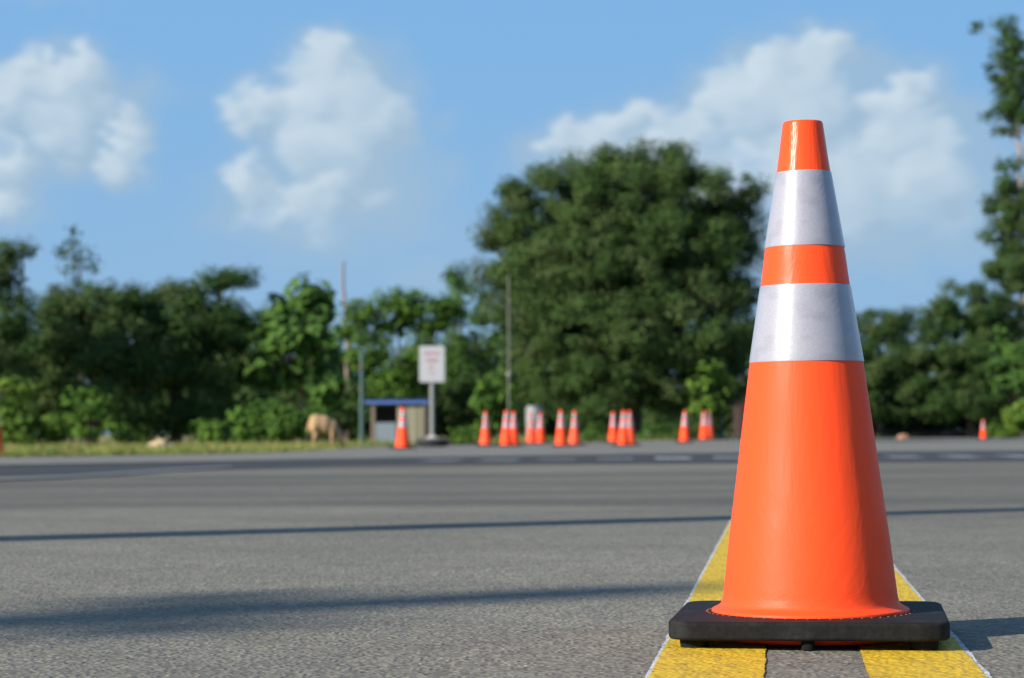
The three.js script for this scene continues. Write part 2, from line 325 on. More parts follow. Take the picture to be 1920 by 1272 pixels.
const coneProfile = [[.1205, .036], [.1195, .041], [.1185, .05], [.1165, .075], [.1092, .137], [.0990, .213], [.0775, .377], [.0612, .4816], [.0541, .535], [.0372, .639], [.0286, .700], [.0276, .7065], [.0262, .7096]];
const radiusAt = (y) => { for (let i = 1; i < coneProfile.length; i++) if (y <= coneProfile[i][1]) { const [r0, y0] = coneProfile[i - 1], [r1, y1] = coneProfile[i]; return mix(r0, r1, (y - y0) / (y1 - y0)); } return .026; };
const lathe = (pts, s = 96) => new THREE.LatheGeometry(pts.map(([r, y]) => new THREE.Vector2(r, y)), s);
function smoothProfile(pts) { return new THREE.SplineCurve(pts.map(([r, y]) => new THREE.Vector2(r, y))).getPoints(90).map((q) => [q.x, q.y]); }
function makeCone(segments, label, set) {
  const o = group('traffic_cone', label, 'traffic cone', [0, 0, 0], 0, set);
  const outer = smoothProfile(coneProfile.slice(3).length ? [[.1345, .0372], [.1335, .0405], [.1285, .0432], [.1225, .0470], [.1190, .0560], ...coneProfile.slice(3)] : coneProfile);
  const inner = [[.0225, .7096], [.0220, .704], [.034, .63], [.056, .48], [.104, .137], [.112, .05], [.112, .038]];
  part('cone_body', lathe([...outer, ...inner], segments), orange, o);
  for (const [y0, y1] of [[.377, .4822], [.535, .6392]]) {
    const e = .0011, pts = [[radiusAt(y0) + .0002, y0]];
    for (let k = 0; k <= 8; k++) { const y = mix(y0, y1, k / 8); pts.push([radiusAt(y) + e, y + (k === 0 ? .0006 : k === 8 ? -.0006 : 0)]); }
    pts.push([radiusAt(y1) + .0002, y1]);
    part('reflective_band', lathe(pts, segments), bandMaterial, o);
  }
  // the rubber base: a square slab with rounded corners, open in the middle, on feet
  const s = .182, r = .036, e = .005, sh = new THREE.Shape();
  const q = s - e;
  sh.moveTo(-q + r, -q); sh.lineTo(q - r, -q); sh.quadraticCurveTo(q, -q, q, -q + r); sh.lineTo(q, q - r); sh.quadraticCurveTo(q, q, q - r, q); sh.lineTo(-q + r, q); sh.quadraticCurveTo(-q, q, -q, q - r); sh.lineTo(-q, -q + r); sh.quadraticCurveTo(-q, -q, -q + r, -q);
  const hole = new THREE.Path(); hole.absarc(0, 0, .1165, 0, TAU, true); sh.holes.push(hole);
  const slab = new THREE.ExtrudeGeometry(sh, { depth: .0155, bevelEnabled: true, bevelThickness: .0045, bevelSize: e, bevelSegments: 4, curveSegments: segments > 50 ? 48 : 16 }).rotateX(-Math.PI / 2).translate(0, .0167, 0);
  const base = part('rubber_base', slab, rubber, o);
  for (const [x, z] of [[-1, -1], [1, -1], [-1, 1], [1, 1]]) part('foot', new THREE.CylinderGeometry(.020, .018, .0145, 18).scale(1.0, 1, .9).translate(x * .148, .00725, z * .148), rubber, base);
  for (const [x, z] of [[0, -1], [1, 0], [0, 1], [-1, 0]]) part('foot', new THREE.CylinderGeometry(.0095, .0085, .0145, 14).translate(x * .164, .00725, z * .164), rubber, base);
  part('lower_flange', lathe([[.118, .0385], [.148, .0155], [.149, .004], [.114, .003], [.110, .012], [.110, .0375]], segments), orange, o);
  // the moulded plugs of orange plastic that pin the cone to its base
  const plugs = [];
  const plug = new THREE.CylinderGeometry(.0017, .0019, .0012, 7);
  for (let k = 0; k < 60; k++) { const a = k / 60 * TAU; plugs.push(plug.clone().scale(1, 1, .7).rotateY(-a).translate(Math.cos(a) * .1405, .0368, Math.sin(a) * .1405)); }
  const ring = part('plug_ring', mergeGeometries(plugs), plugMaterial, base);
  ring.userData.kind = 'stuff';
  return o;
}
const plugMaterial = std(col(.26, .06, .035), .7);
{
  const hero = makeCone(128, 'large orange traffic cone in sharp focus on the yellow double line', undefined);
  hero.position.set(X(1516, 2.088 * K), 0.0017, -2.088 * K);
  hero.rotation.set(0, -9 * RAD, 0.4 * RAD, 'ZYX');
}
const fadedOrange = orange.clone(); fadedOrange.color = col(.80, .085, .028);
const greyBand = bandMaterial.clone(); greyBand.color = col(.82, .80, .78);
const farCone = makeCone(40, '', 'small orange cones along the far edge');
const cones = [
  [755, 25.9, 'orange traffic cone standing in front of the blue-roofed hut'],
  [910, 31, 'single orange traffic cone between the tyre-based sign and the thin tall pole'],
  [949, 30.2, 'one of two touching orange cones at the foot of the thin tall pole'],
  [962.5, 31, 'one of two touching orange cones at the foot of the thin tall pole'],
  [996, 35.0, 'one of two orange cones in front of the pale grey drum'],
  [1013, 35.0, 'one of two orange cones in front of the pale grey drum'],
  [1052, 29.7, 'taller of two orange cones just beyond the pale grey drum, under the big tree'],
  [1076.5, 31, 'shorter of two orange cones just beyond the pale grey drum, under the big tree'],
  [1150, 34.8, 'smaller set-back orange cone of the cluster of three under the big tree'],
  [1168, 30.2, 'one of two overlapping orange cones leading the cluster of three under the tree'],
  [1181, 31, 'one of two overlapping orange cones leading the cluster of three under the tree'],
  [1283, 34, 'single orange cone before the light green papaya sapling'],
  [1320, 37.4, 'one of two overlapping orange cones beside the dark post with concrete footing'],
  [1329, 38.2, 'one of two overlapping orange cones beside the dark post with concrete footing'],
  [1843, 56, 'tiny lone orange cone far off beside the leafy green bank'],
  [-13, 18.2, 'orange cone at the grass edge, cut off by the picture border'],
];
cones.forEach(([px, dd, label], i) => {
  const d = dd * K;
  const o = i ? farCone.clone() : farCone, x = X(px, d);
  if (i) { o.name = numbered('traffic_cone'); scene.add(o); }
  o.userData = { label, category: 'traffic cone', group: 'small orange cones along the far edge' };
  o.position.set(x, .012 + rise(x, -d), -d);
  o.rotation.set(Math.sin(i * 5.1) * .012, (i * 1.7) % 1.2 - .6, Math.sin(i * 3.3) * .016);
  if (i % 3 === 1) o.traverse((m) => { if (m.material === orange) m.material = fadedOrange; if (m.material === bandMaterial) m.material = greyBand; });
});

// ------------------------------------------------------------------ trees, shrubs and grass
const bark = std(col(.10, .075, .055), .95), paleBark = std(col(.30, .23, .18), .95);
const leafMaterial = new THREE.MeshPhysicalMaterial({ vertexColors: true, roughness: .85, transmission: .25, thickness: 0, specularIntensity: .25, side: THREE.DoubleSide });
const GREEN = {
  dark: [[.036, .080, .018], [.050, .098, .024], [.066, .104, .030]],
  olive: [[.052, .098, .024], [.064, .114, .028], [.074, .110, .034], [.042, .084, .020]],
  mid: [[.050, .115, .020], [.068, .142, .024], [.040, .092, .018]],
  light: [[.070, .150, .020], [.090, .172, .024], [.055, .118, .018]],
  lime: [[.095, .172, .022], [.115, .188, .026], [.075, .142, .020]],
  blue: [[.040, .085, .040], [.055, .105, .045], [.032, .070, .030]],
};
// leaves of a crown: clumps of small pointed faces spread through the given volumes; blobs [x, y, z, rx, ry, rz] in metres
function foliage(blobs, { seed, clumpR = .42, density = 3.2, leaves = 90, leaf = .15, tone = 'mid', droop = 0, hollow = .35, spread = 1.4 }) {
  const r = rng(seed), P = [], C = [], tones = GREEN[tone], clumps = [];
  const gauss = () => (r() + r() + r() - 1.5) * 1.15;
  for (const b of blobs) {
    const [x, y, z, rx, ry, rz] = b, n = Math.max(2, Math.round(density * Math.pow(rx * ry * rz, .62) / Math.pow(clumpR, 1.86)));
    for (let k = 0; k < n; k++) {
      let ux = gauss(), uy = gauss(), uz = gauss(); const l = Math.hypot(ux, uy, uz) || 1, rad = mix(hollow, 1, Math.pow(r(), .45)) * (1 + .10 * n3(x + ux * 3, uy * 3, z + uz * 3));
      clumps.push([x + ux / l * rx * rad, y + uy / l * ry * rad, z + uz / l * rz * rad, clumpR * (.55 + .8 * r()), ux / l, uy / l, uz / l]);
    }
  }
  const v = new THREE.Vector3(), N = new THREE.Vector3(), A = new THREE.Vector3(), B = new THREE.Vector3();
  for (const [cx, cy, cz, cr, ox, oy, oz] of clumps) {
    if (cy < .05) continue;
    const t0 = tones[Math.floor(r() * tones.length)], bright = .87 + .26 * r(), m = Math.round(leaves * (cr / clumpR) ** 1.6 * (.7 + .5 * r()));
    for (let k = 0; k < m; k++) {
      v.set(gauss(), gauss(), gauss()).normalize();
      const q = cr * spread * Math.pow(r(), .5);
      const lx = cx + v.x * q, ly = cy + v.y * q * .75 - droop * r() * r(), lz = cz + v.z * q;
      if (ly < .02) continue;
      N.set(v.x * .6 + ox * .4 + gauss() * .55, v.y * .6 + oy * .3 + .45 + gauss() * .5, v.z * .6 + oz * .4 + gauss() * .55).normalize();
      A.set(gauss(), gauss() - .5, gauss()).cross(N).normalize(); B.crossVectors(N, A);
      const L = leaf * (.5 + .9 * r()), w = L * (.26 + .14 * r()), bend = L * .14;
      const tip = [lx + A.x * L * .5 - N.x * bend, ly + A.y * L * .5 - N.y * bend, lz + A.z * L * .5 - N.z * bend], root = [lx - A.x * L * .5 - N.x * bend, ly - A.y * L * .5 - N.y * bend, lz - A.z * L * .5 - N.z * bend];
      const s1 = [lx + B.x * w, ly + B.y * w, lz + B.z * w], s2 = [lx - B.x * w, ly - B.y * w, lz - B.z * w];
      P.push(...root, ...s1, ...tip, ...root, ...tip, ...s2);
      const g = bright * (.8 + .4 * r()), c0 = t0[0] * g, c1 = t0[1] * g, c2 = t0[2] * g;
      for (let e = 0; e < 6; e++) C.push(c0, c1, c2);
    }
  }
  const g = new THREE.BufferGeometry();
  g.setAttribute('position', new THREE.Float32BufferAttribute(P, 3));
  g.setAttribute('color', new THREE.Float32BufferAttribute(C, 3));
  g.computeVertexNormals();
  return g;
}
let leafTotal = 0;
// a tree or shrub: px, d place its foot; blobs are [px, py, rx, ry, nearer] as measured from the photograph at its distance
function plant(name, category, label, px, dd, blobs, opt) {
  const d = dd * K, x0 = X(px, d), o = group(name, label, category, [x0, rise(x0, -d) - .01, -d], 0, opt.set), k = d / F;
  const B = blobs.map(([bx, by, rx, ry, dz = 0]) => [X(bx, d) - x0, Y(by, d), dz, rx * k, ry * k, Math.min(rx, ry * 1.3) * k * (opt.deep ?? 1)]);
  const r = rng(opt.seed + 500), wood = [], tr = opt.trunk ?? .16;
  if (tr > 0) {
    const top = Math.max(...B.map((b) => b[1])), lean = (r() - .5) * .3;
    const fork = opt.fork ?? top * .35;
    wood.push(limbGeometry([[0, -.05, 0, tr * 1.25], [lean * .3, fork * .5, 0, tr], [lean, fork, 0, tr * .85], ...(opt.leader ? [[opt.leader[0], opt.leader[1], 0, tr * .2]] : [])], 9, 12));
    for (const b of B) {
      const from = opt.leader ? Math.min(b[1] * .93, opt.leader[1] * .97) : fork, sx = opt.leader ? mix(lean, opt.leader[0], Math.max(0, (from - fork) / (opt.leader[1] - fork))) : lean;
      wood.push(limbGeometry([[sx, from - .05, 0, tr * (opt.leader ? .28 : .6)], [mix(sx, b[0], .5) + (r() - .5) * .2, mix(from, b[1], .45), b[2] * .5, tr * (opt.leader ? .18 : .36)], [b[0], b[1], b[2], tr * .1]], 6, 8));
    }
    part('trunk', mergeGeometries(wood), opt.pale ? paleBark : bark, o);
  }
  const g = foliage(B, opt);
  leafTotal += g.attributes.position.count / 6;
  part(tr > 0 ? 'crown' : 'foliage', g, leafMaterial, o);
  return o;
}

// the broad dark tree
plant('broad_tree', 'tree', 'broad dark olive tree with a huge domed crown reaching the ground', 1180, 41.5, [
  [1180, 372, 150, 100], [1060, 400, 120, 80, .4], [960, 410, 58, 66, .3], [1240, 330, 70, 56], [1150, 320, 70, 40, .3], [1300, 400, 105, 90], [1390, 420, 48, 82, -.3], [1370, 500, 70, 80],
  [990, 500, 70, 70, .9], [1100, 500, 130, 90, 1.1], [1240, 500, 120, 90, .9], [1010, 600, 90, 80, 1.1], [1130, 620, 130, 90, 1.5], [1270, 620, 120, 90, 1.2], [1380, 600, 50, 80, .5],
  [1170, 450, 190, 130, -.4], [1040, 480, 110, 110, -.4], [1300, 480, 120, 110, -.4], [1170, 600, 210, 110, -.3], [1010, 700, 80, 60, 1.2], [1120, 720, 110, 60, 1.6], [1250, 720, 100, 60, 1.3], [930, 560, 40, 60, .3], [1350, 710, 60, 50, .4], [915, 455, 22, 26], [905, 515, 14, 24], [1262, 285, 32, 20], [1138, 298, 24, 16], [1412, 352, 22, 26], [1040, 335, 30, 22], [962, 362, 26, 18], [1345, 345, 24, 18],
], { seed: 101, tone: 'olive', trunk: .3, fork: 1.6, clumpR: .27, density: 3.5, leaves: 170, leaf: .09, deep: 1.05, spread: 1.55, hollow: .25 });
// trees beyond and beside it
plant('loose_tree', 'tree', 'loose mid green tree joining the broad dark tree, sky showing through', 850, 48, [
  [870, 560, 50, 45], [830, 640, 60, 60], [900, 640, 50, 70, .4], [860, 720, 70, 60, .4], [800, 700, 50, 60], [905, 740, 40, 50, .6], [862, 520, 26, 22]], { seed: 102, tone: 'mid', clumpR: .28, density: 2.8, leaves: 100, leaf: .11 });
plant('thin_tree', 'tree', 'sunlit thin-crowned tree behind the white sign', 745, 44, [
  [700, 575, 40, 26, .2], [745, 565, 44, 24], [790, 570, 40, 28], [720, 600, 50, 22], [820, 590, 26, 26], [690, 660, 46, 44, .4], [660, 610, 40, 30], [770, 610, 46, 24], [760, 690, 60, 44, .3], [840, 570, 22, 24], [730, 740, 60, 40, .5], [810, 655, 30, 40]], { seed: 103, tone: 'light', clumpR: .27, density: 2.9, leaves: 90, leaf: .12, fork: 1.6, trunk: .1 });
plant('papaya_tree', 'tree', 'large-leaved green papaya tree above the grazing sheep', 575, 38, [
  [570, 548, 40, 22], [535, 575, 36, 24], [610, 580, 40, 26], [560, 610, 56, 36, .4], [520, 640, 40, 40, .2], [610, 640, 40, 40, .3], [550, 690, 60, 46, .5], [610, 710, 40, 40, .4]], { seed: 104, tone: 'mid', clumpR: .32, density: 2.6, leaves: 30, leaf: .30, droop: .25, trunk: .09, fork: 1.3, pale: true });
plant('thicket_tree', 'tree', 'dense dark thicket tree with an arching feathery branch to one side', 330, 38, [
  [330, 560, 60, 40], [385, 535, 40, 30], [425, 520, 34, 22], [452, 520, 16, 12], [280, 590, 70, 50, .2], [360, 620, 80, 60, .6], [420, 600, 50, 50], [310, 680, 90, 60, .7], [420, 690, 70, 70, .2], [360, 750, 90, 50, .5]], { seed: 105, tone: 'dark', clumpR: .27, density: 3.3, leaves: 150, leaf: .095, trunk: .14 });
plant('thicket_tree', 'tree', 'dense dark thicket tree rising below the feathery spire', 170, 37, [
  [165, 560, 60, 40], [110, 570, 50, 40], [215, 565, 56, 36], [150, 620, 90, 56, .5], [240, 640, 60, 60, .3], [90, 650, 70, 60, .4], [170, 700, 100, 60, .8], [80, 720, 70, 50, .6], [250, 730, 60, 60, .3]], { seed: 106, tone: 'dark', clumpR: .27, density: 3.3, leaves: 150, leaf: .095, trunk: .14 });
plant('thicket_tree', 'tree', 'dark overhanging tree cut off by the picture border above the lime bush', 0, 35, [
  [-5, 490, 34, 30], [20, 465, 22, 14], [42, 470, 12, 10], [-40, 540, 60, 50], [20, 580, 50, 40, .3], [-20, 640, 70, 60, .5], [30, 680, 60, 50, .3], [-60, 720, 60, 60]], { seed: 107, tone: 'dark', clumpR: .27, density: 3.3, leaves: 150, leaf: .095, trunk: .13 });
plant('feathery_tree', 'tree', 'slender feathery tree standing as a spire above the dark thicket', 145, 50, [
  [134, 430, 12, 22], [132, 465, 24, 20], [150, 480, 30, 20], [130, 505, 30, 18], [165, 500, 22, 20], [145, 535, 40, 24]], { seed: 108, tone: 'blue', clumpR: .26, density: 1.5, leaves: 34, leaf: .12, trunk: .06, leader: [-.15, 6.6] });
plant('leafy_tree', 'tree', 'leafy green tree filling the gap beside the papaya', 470, 46, [
  [465, 600, 50, 30], [430, 590, 30, 20], [505, 620, 40, 40], [470, 660, 60, 50, .2], [490, 730, 60, 60, .3], [430, 720, 50, 60, .2]], { seed: 109, tone: 'mid', clumpR: .32, density: 2.8, leaves: 90, leaf: .13 });
// the tall open tree at the right
plant('tall_tree', 'tree', 'very tall slim tree with layered open branches above the round bush', 1922, 66, [
  [1895, 45, 18, 20], [1898, 85, 30, 24], [1888, 130, 28, 26], [1905, 165, 36, 28], [1888, 205, 24, 20], [1925, 215, 30, 22], [1838, 48, 7, 4], [1858, 215, 7, 5], [1896, 240, 20, 14],
  [1900, 310, 22, 12], [1888, 350, 30, 20], [1868, 382, 26, 16], [1905, 400, 40, 30], [1846, 395, 12, 5], [1880, 440, 34, 22], [1900, 480, 36, 26], [1870, 505, 26, 14], [1905, 530, 34, 24], [1960, 120, 40, 40], [1970, 240, 40, 40], [1970, 360, 50, 40], [1975, 470, 50, 50], [1912, 150, 24, 60], [1914, 400, 34, 80], [1905, 515, 50, 50]],
  { seed: 110, tone: 'dark', clumpR: .30, density: 3.2, leaves: 90, leaf: .13, trunk: .16, fork: 2.2, leader: [-.1, 18], pale: true, deep: 1.2 });
plant('round_bush_tree', 'tree', 'round dense green bushy tree under the tall slim tree', 1820, 66, [
  [1820, 575, 80, 48], [1760, 605, 50, 36], [1880, 600, 50, 50], [1800, 650, 100, 50, .5], [1740, 690, 70, 60, .5], [1860, 690, 80, 60, .5], [1800, 750, 100, 50, .6]], { seed: 111, tone: 'dark', clumpR: .30, density: 3.4, leaves: 150, leaf: .115 });
plant('low_tree', 'tree', 'low dark green tree seen just beyond the large cone', 1650, 66, [
  [1650, 620, 60, 34], [1690, 610, 36, 26], [1600, 630, 60, 40], [1650, 680, 80, 50, .4], [1590, 700, 70, 60], [1670, 740, 80, 50, .4], [1560, 650, 60, 60]], { seed: 112, tone: 'dark', clumpR: .34, density: 3.2, leaves: 160, leaf: .12 });
plant('broadleaf_tree', 'tree', 'bright broad-leaved tree in front of the round bush', 1905, 61, [
  [1905, 640, 40, 34], [1930, 690, 50, 50, .2], [1880, 690, 30, 30, .3], [1910, 740, 50, 40, .4]], { seed: 113, tone: 'mid', clumpR: .34, density: 1.9, leaves: 34, leaf: .28, trunk: .08 });
// shrubs along the verge
const shrub = (label, px, d, blobs, o) => plant('shrub', 'shrub', label, px, d, blobs, { trunk: 0, clumpR: .20, density: 2.2, leaves: 60, leaf: .10, hollow: .2, ...o });
shrub('tall lime green bush on the grass by the cut-off cone', 35, 29, [[30, 735, 44, 26], [20, 775, 40, 30, .1], [60, 800, 44, 34, .2], [90, 800, 24, 34, .1], [20, 818, 40, 24, .2]], { seed: 121, tone: 'lime', leaf: .13 });
shrub('faint green bush deep in the shade of the thicket', 155, 33, [[150, 740, 40, 24], [190, 750, 26, 22], [160, 790, 50, 40, -.1]], { seed: 122, tone: 'light', leaf: .14, density: 1.4, leaves: 30 });
shrub('small spiky lime weed between the lime bush and the boulder', 225, 30, [[215, 795, 14, 18], [228, 815, 22, 18], [245, 828, 18, 10]], { seed: 123, tone: 'lime', leaf: .14, leaves: 36 });
shrub('wide bright green bush behind the grazing sheep', 485, 31, [[420, 795, 40, 28], [400, 818, 30, 22, .1], [470, 785, 44, 26], [520, 790, 44, 28, .1], [570, 785, 36, 22], [460, 815, 60, 26, .2], [540, 815, 50, 26, .1], [590, 790, 26, 20]], { seed: 124, tone: 'light', leaf: .12, density: 2.6 });
shrub('leafy climbing bush at the foot of the thin tall pole', 925, 37, [[935, 720, 30, 28], [915, 745, 32, 30], [940, 770, 30, 30], [920, 800, 34, 26]], { seed: 125, tone: 'light', leaf: .17, density: 1.8, leaves: 36 });
shrub('low green weeds behind the tyre of the sign', 862, 34, [[855, 815, 26, 16], [880, 822, 20, 12]], { seed: 126, tone: 'light', leaf: .10 });
shrub('low green weeds behind the leading pair of cones under the tree', 1105, 36, [[1100, 815, 22, 14], [1120, 822, 18, 10]], { seed: 127, tone: 'light', leaf: .10 });
shrub('low green weeds between the cluster of three and the lone cone', 1215, 38, [[1205, 815, 22, 13], [1235, 812, 16, 12], [1262, 820, 14, 8]], { seed: 128, tone: 'light', leaf: .10 });
plant('papaya_sapling', 'tree', 'light green papaya sapling in front of the broad dark tree', 1325, 40, [[1325, 695, 34, 16], [1300, 720, 26, 18], [1345, 725, 26, 18], [1320, 750, 34, 20], [1335, 785, 24, 16]], { seed: 129, tone: 'lime', clumpR: .26, density: 1.9, leaves: 26, leaf: .24, droop: .12, trunk: .04, fork: .9 });
shrub('grassy lime green bank beside the tiny far cone', 1905, 60, [[1895, 805, 40, 18], [1930, 780, 50, 36], [1960, 790, 60, 34], [1870, 815, 30, 10]], { seed: 130, tone: 'lime', leaf: .16, clumpR: .26 });
// the wood that closes the view, tree behind tree
const woodRow = [[-180, 52, 560], [-40, 55, 575], [110, 54, 560], [250, 56, 565], [390, 55, 590], [540, 57, 610], [660, 58, 640], [780, 60, 660], [900, 60, 640], [1040, 58, 560], [1200, 60, 560], [1350, 62, 580], [1480, 66, 590], [1600, 74, 640], [1740, 76, 640], [1880, 76, 590], [2020, 74, 560], [2140, 74, 540]];
woodRow.forEach(([px, d, top], i) => {
  const h = 812 - top;
  plant('woodland_tree', 'tree', 'dark woodland tree in the row that closes the view behind the nearer trees', px, d,
    [[px, top + h * .18, 62, h * .18], [px - 40, top + h * .36, 60, h * .2], [px + 42, top + h * .34, 60, h * .2], [px, top + h * .55, 95, h * .24, .5], [px - 30, top + h * .8, 90, h * .2, .4], [px + 36, top + h * .8, 90, h * .2, .4]],
    { seed: 200 + i, tone: i % 3 ? 'dark' : 'mid', clumpR: .55, density: 2.4, leaves: 130, leaf: .22, trunk: .16, set: 'woodland row behind the nearer trees' });
});

// dark undergrowth at the feet of the trees
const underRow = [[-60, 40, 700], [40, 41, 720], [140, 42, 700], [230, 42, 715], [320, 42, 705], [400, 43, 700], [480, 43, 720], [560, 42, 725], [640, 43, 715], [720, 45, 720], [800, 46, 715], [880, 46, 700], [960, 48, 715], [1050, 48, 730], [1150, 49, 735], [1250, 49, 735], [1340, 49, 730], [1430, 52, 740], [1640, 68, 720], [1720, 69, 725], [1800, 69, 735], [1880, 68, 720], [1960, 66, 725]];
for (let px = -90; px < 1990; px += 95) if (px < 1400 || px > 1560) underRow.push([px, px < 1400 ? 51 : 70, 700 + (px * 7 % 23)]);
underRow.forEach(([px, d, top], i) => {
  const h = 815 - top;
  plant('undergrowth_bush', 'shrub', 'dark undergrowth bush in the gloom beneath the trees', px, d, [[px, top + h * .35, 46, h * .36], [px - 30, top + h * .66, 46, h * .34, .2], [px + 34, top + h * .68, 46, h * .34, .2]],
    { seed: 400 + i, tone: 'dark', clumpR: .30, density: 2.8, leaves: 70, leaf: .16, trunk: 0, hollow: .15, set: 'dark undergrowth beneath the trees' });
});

// grass on the verge
{
  const r = rng(300), g = new THREE.BufferGeometry();
  g.setAttribute('position', new THREE.Float32BufferAttribute([-.006, 0, 0, .006, 0, 0, .004, .6, .04, -.006, 0, 0, .004, .6, .04, .012, 1, .16], 3)); g.computeVertexNormals();
  const max = 70000, im = new THREE.InstancedMesh(g, new THREE.MeshStandardMaterial({ color: 0xffffff, roughness: .9, side: THREE.DoubleSide }), max);
  const far = new THREE.CatmullRomCurve3(apronFar.map(([x, d]) => new THREE.Vector3(x, 0, -d * K)), false, 'centripetal').getPoints(300);
  const edgeAt = (x) => { for (let i = 1; i < far.length; i++) if (far[i].x >= x) { const t = (x - far[i - 1].x) / (far[i].x - far[i - 1].x || 1); return mix(far[i - 1].z, far[i].z, t); } return -72 * K; };
  const m = new THREE.Matrix4(), q = new THREE.Quaternion(), e = new THREE.Euler(), c = new THREE.Color();
  let n = 0;
  while (n < max) {
    const right = r() < .3, x = right ? -1 + r() * 28 : -13 + r() * 13, z = edgeAt(x) - Math.pow(r(), 1.4) * (right ? 8 : 14) * K + .12;
    if (Math.abs(x / z) > .42 / K) continue;
    if (Math.abs(x - X(610, 27.4 * K)) < .75 && z > -27.6 * K - .3 && z < -27.6 * K + 6) { if (r() < .8) continue; }   // cropped short where the sheep grazes
    const tuft = n2(x * 1.3, z * 1.3); if (tuft < -.35 && r() < .7) continue;
    e.set((r() - .5) * .7, r() * TAU, (r() - .5) * .7);
    const h = (.05 + .09 * r()) * (1 + .5 * tuft) * (right ? 1.3 : 1);
    m.compose(new THREE.Vector3(x, rise(x, z) - .012, z), q.setFromEuler(e), new THREE.Vector3(1.6, h, h * 1.4));
    im.setMatrixAt(n, m);
    const dry = r() < .45 + .3 * tuft; im.setColorAt(n, dry ? c.setRGB(.19 + .07 * r(), .18 + .05 * r(), .06) : c.setRGB(.08 + .05 * r(), .14 + .05 * r(), .025)); n++;
  }
  im.name = 'verge_grass'; im.userData = { label: 'short yellow-green grass along the verge', category: 'grass', kind: 'stuff' };
  im.castShadow = im.receiveShadow = true;
  scene.add(im);
}

// ------------------------------------------------------------------ things along the verge
// the sign on its concrete-filled tyre
{
  const d = 30 * K, x = X(810, d), o = group('parking_sign', 'white sign with red lettering on a post set in a concrete-filled tyre', 'sign', [x, .012, -d]);
  const steel = std(col(.20, .21, .20), .6, { metalness: .2 }), w = .25, y0 = Y(718, d), y1 = Y(650, d), r = .045;
  part('post', cyl(.048, .048, y1 - .12 - .1, 0, (y1 - .12 + .1) / 2, 0, 16), steel, o);
  const sh = new THREE.Shape(), a = -w, b = w;
  sh.moveTo(a + r, y0); sh.lineTo(b - r, y0); sh.quadraticCurveTo(b, y0, b, y0 + r); sh.lineTo(b, y1 - r); sh.quadraticCurveTo(b, y1, b - r, y1); sh.lineTo(a + r, y1); sh.quadraticCurveTo(a, y1, a, y1 - r); sh.lineTo(a, y0 + r); sh.quadraticCurveTo(a, y0, a + r, y0);
  const board = part('board', new THREE.ExtrudeGeometry(sh, { depth: .012, bevelEnabled: true, bevelThickness: .002, bevelSize: .002, bevelSegments: 1 }).translate(0, 0, .05), std(col(.36, .365, .37), .45), o);
  const cv = document.createElement('canvas'); cv.width = 320; cv.height = 460;
  const ctx = cv.getContext('2d');
  ctx.fillStyle = '#a6a8ac'; ctx.fillRect(0, 0, 320, 460);
  ctx.fillStyle = '#94102a'; ctx.textAlign = 'center';
  ctx.font = 'bold 64px sans-serif'; ctx.fillText('VEHICLES', 160, 106, 230); ctx.fillText('PARKED', 164, 204, 180);
  ctx.font = 'bold 62px sans-serif'; ctx.fillText('AT', 154, 296);
  ctx.fillStyle = '#a46a74'; ctx.font = 'bold 32px sans-serif'; ctx.fillText('OWNERS', 164, 352, 130); ctx.fillText('RISK', 160, 388, 110);
  const t = new THREE.CanvasTexture(cv); t.colorSpace = THREE.SRGBColorSpace;
  part('lettering', new THREE.PlaneGeometry(.44, y1 - y0 - .06).translate(0, (y0 + y1) / 2, .0665), new THREE.MeshStandardMaterial({ map: t, roughness: .45 }), board);
  for (const yy of [y0 + .12, y1 - .16]) part('bracket', box(.16, .04, .012, 0, yy, .046), steel, o);
  const tyre = [];
  for (let k = 0; k <= 18; k++) { const u = k / 18 * TAU; tyre.push([.25 + .085 * Math.cos(u) * (Math.cos(u) > 0 ? 1 : .9), .085 + .085 * Math.sin(u) * (1 - .12 * Math.abs(Math.cos(u)))]); }
  const ty = part('tyre', lathe(tyre, 40), std(col(.022, .022, .023), .8), o);
  for (let k = 0; k < 28; k++) { const u = k / 28 * TAU; part('tread_block', new THREE.BoxGeometry(.014, .075, .042).translate(.334, .085, 0).rotateY(u), std(col(.02, .02, .021), .85), ty); }
  part('concrete_fill', lathe([[.225, .05], [.222, .135], [.17, .165], [.10, .195], [.06, .225], [.002, .23]], 32), std(col(.36, .33, .29), .95), o);
}
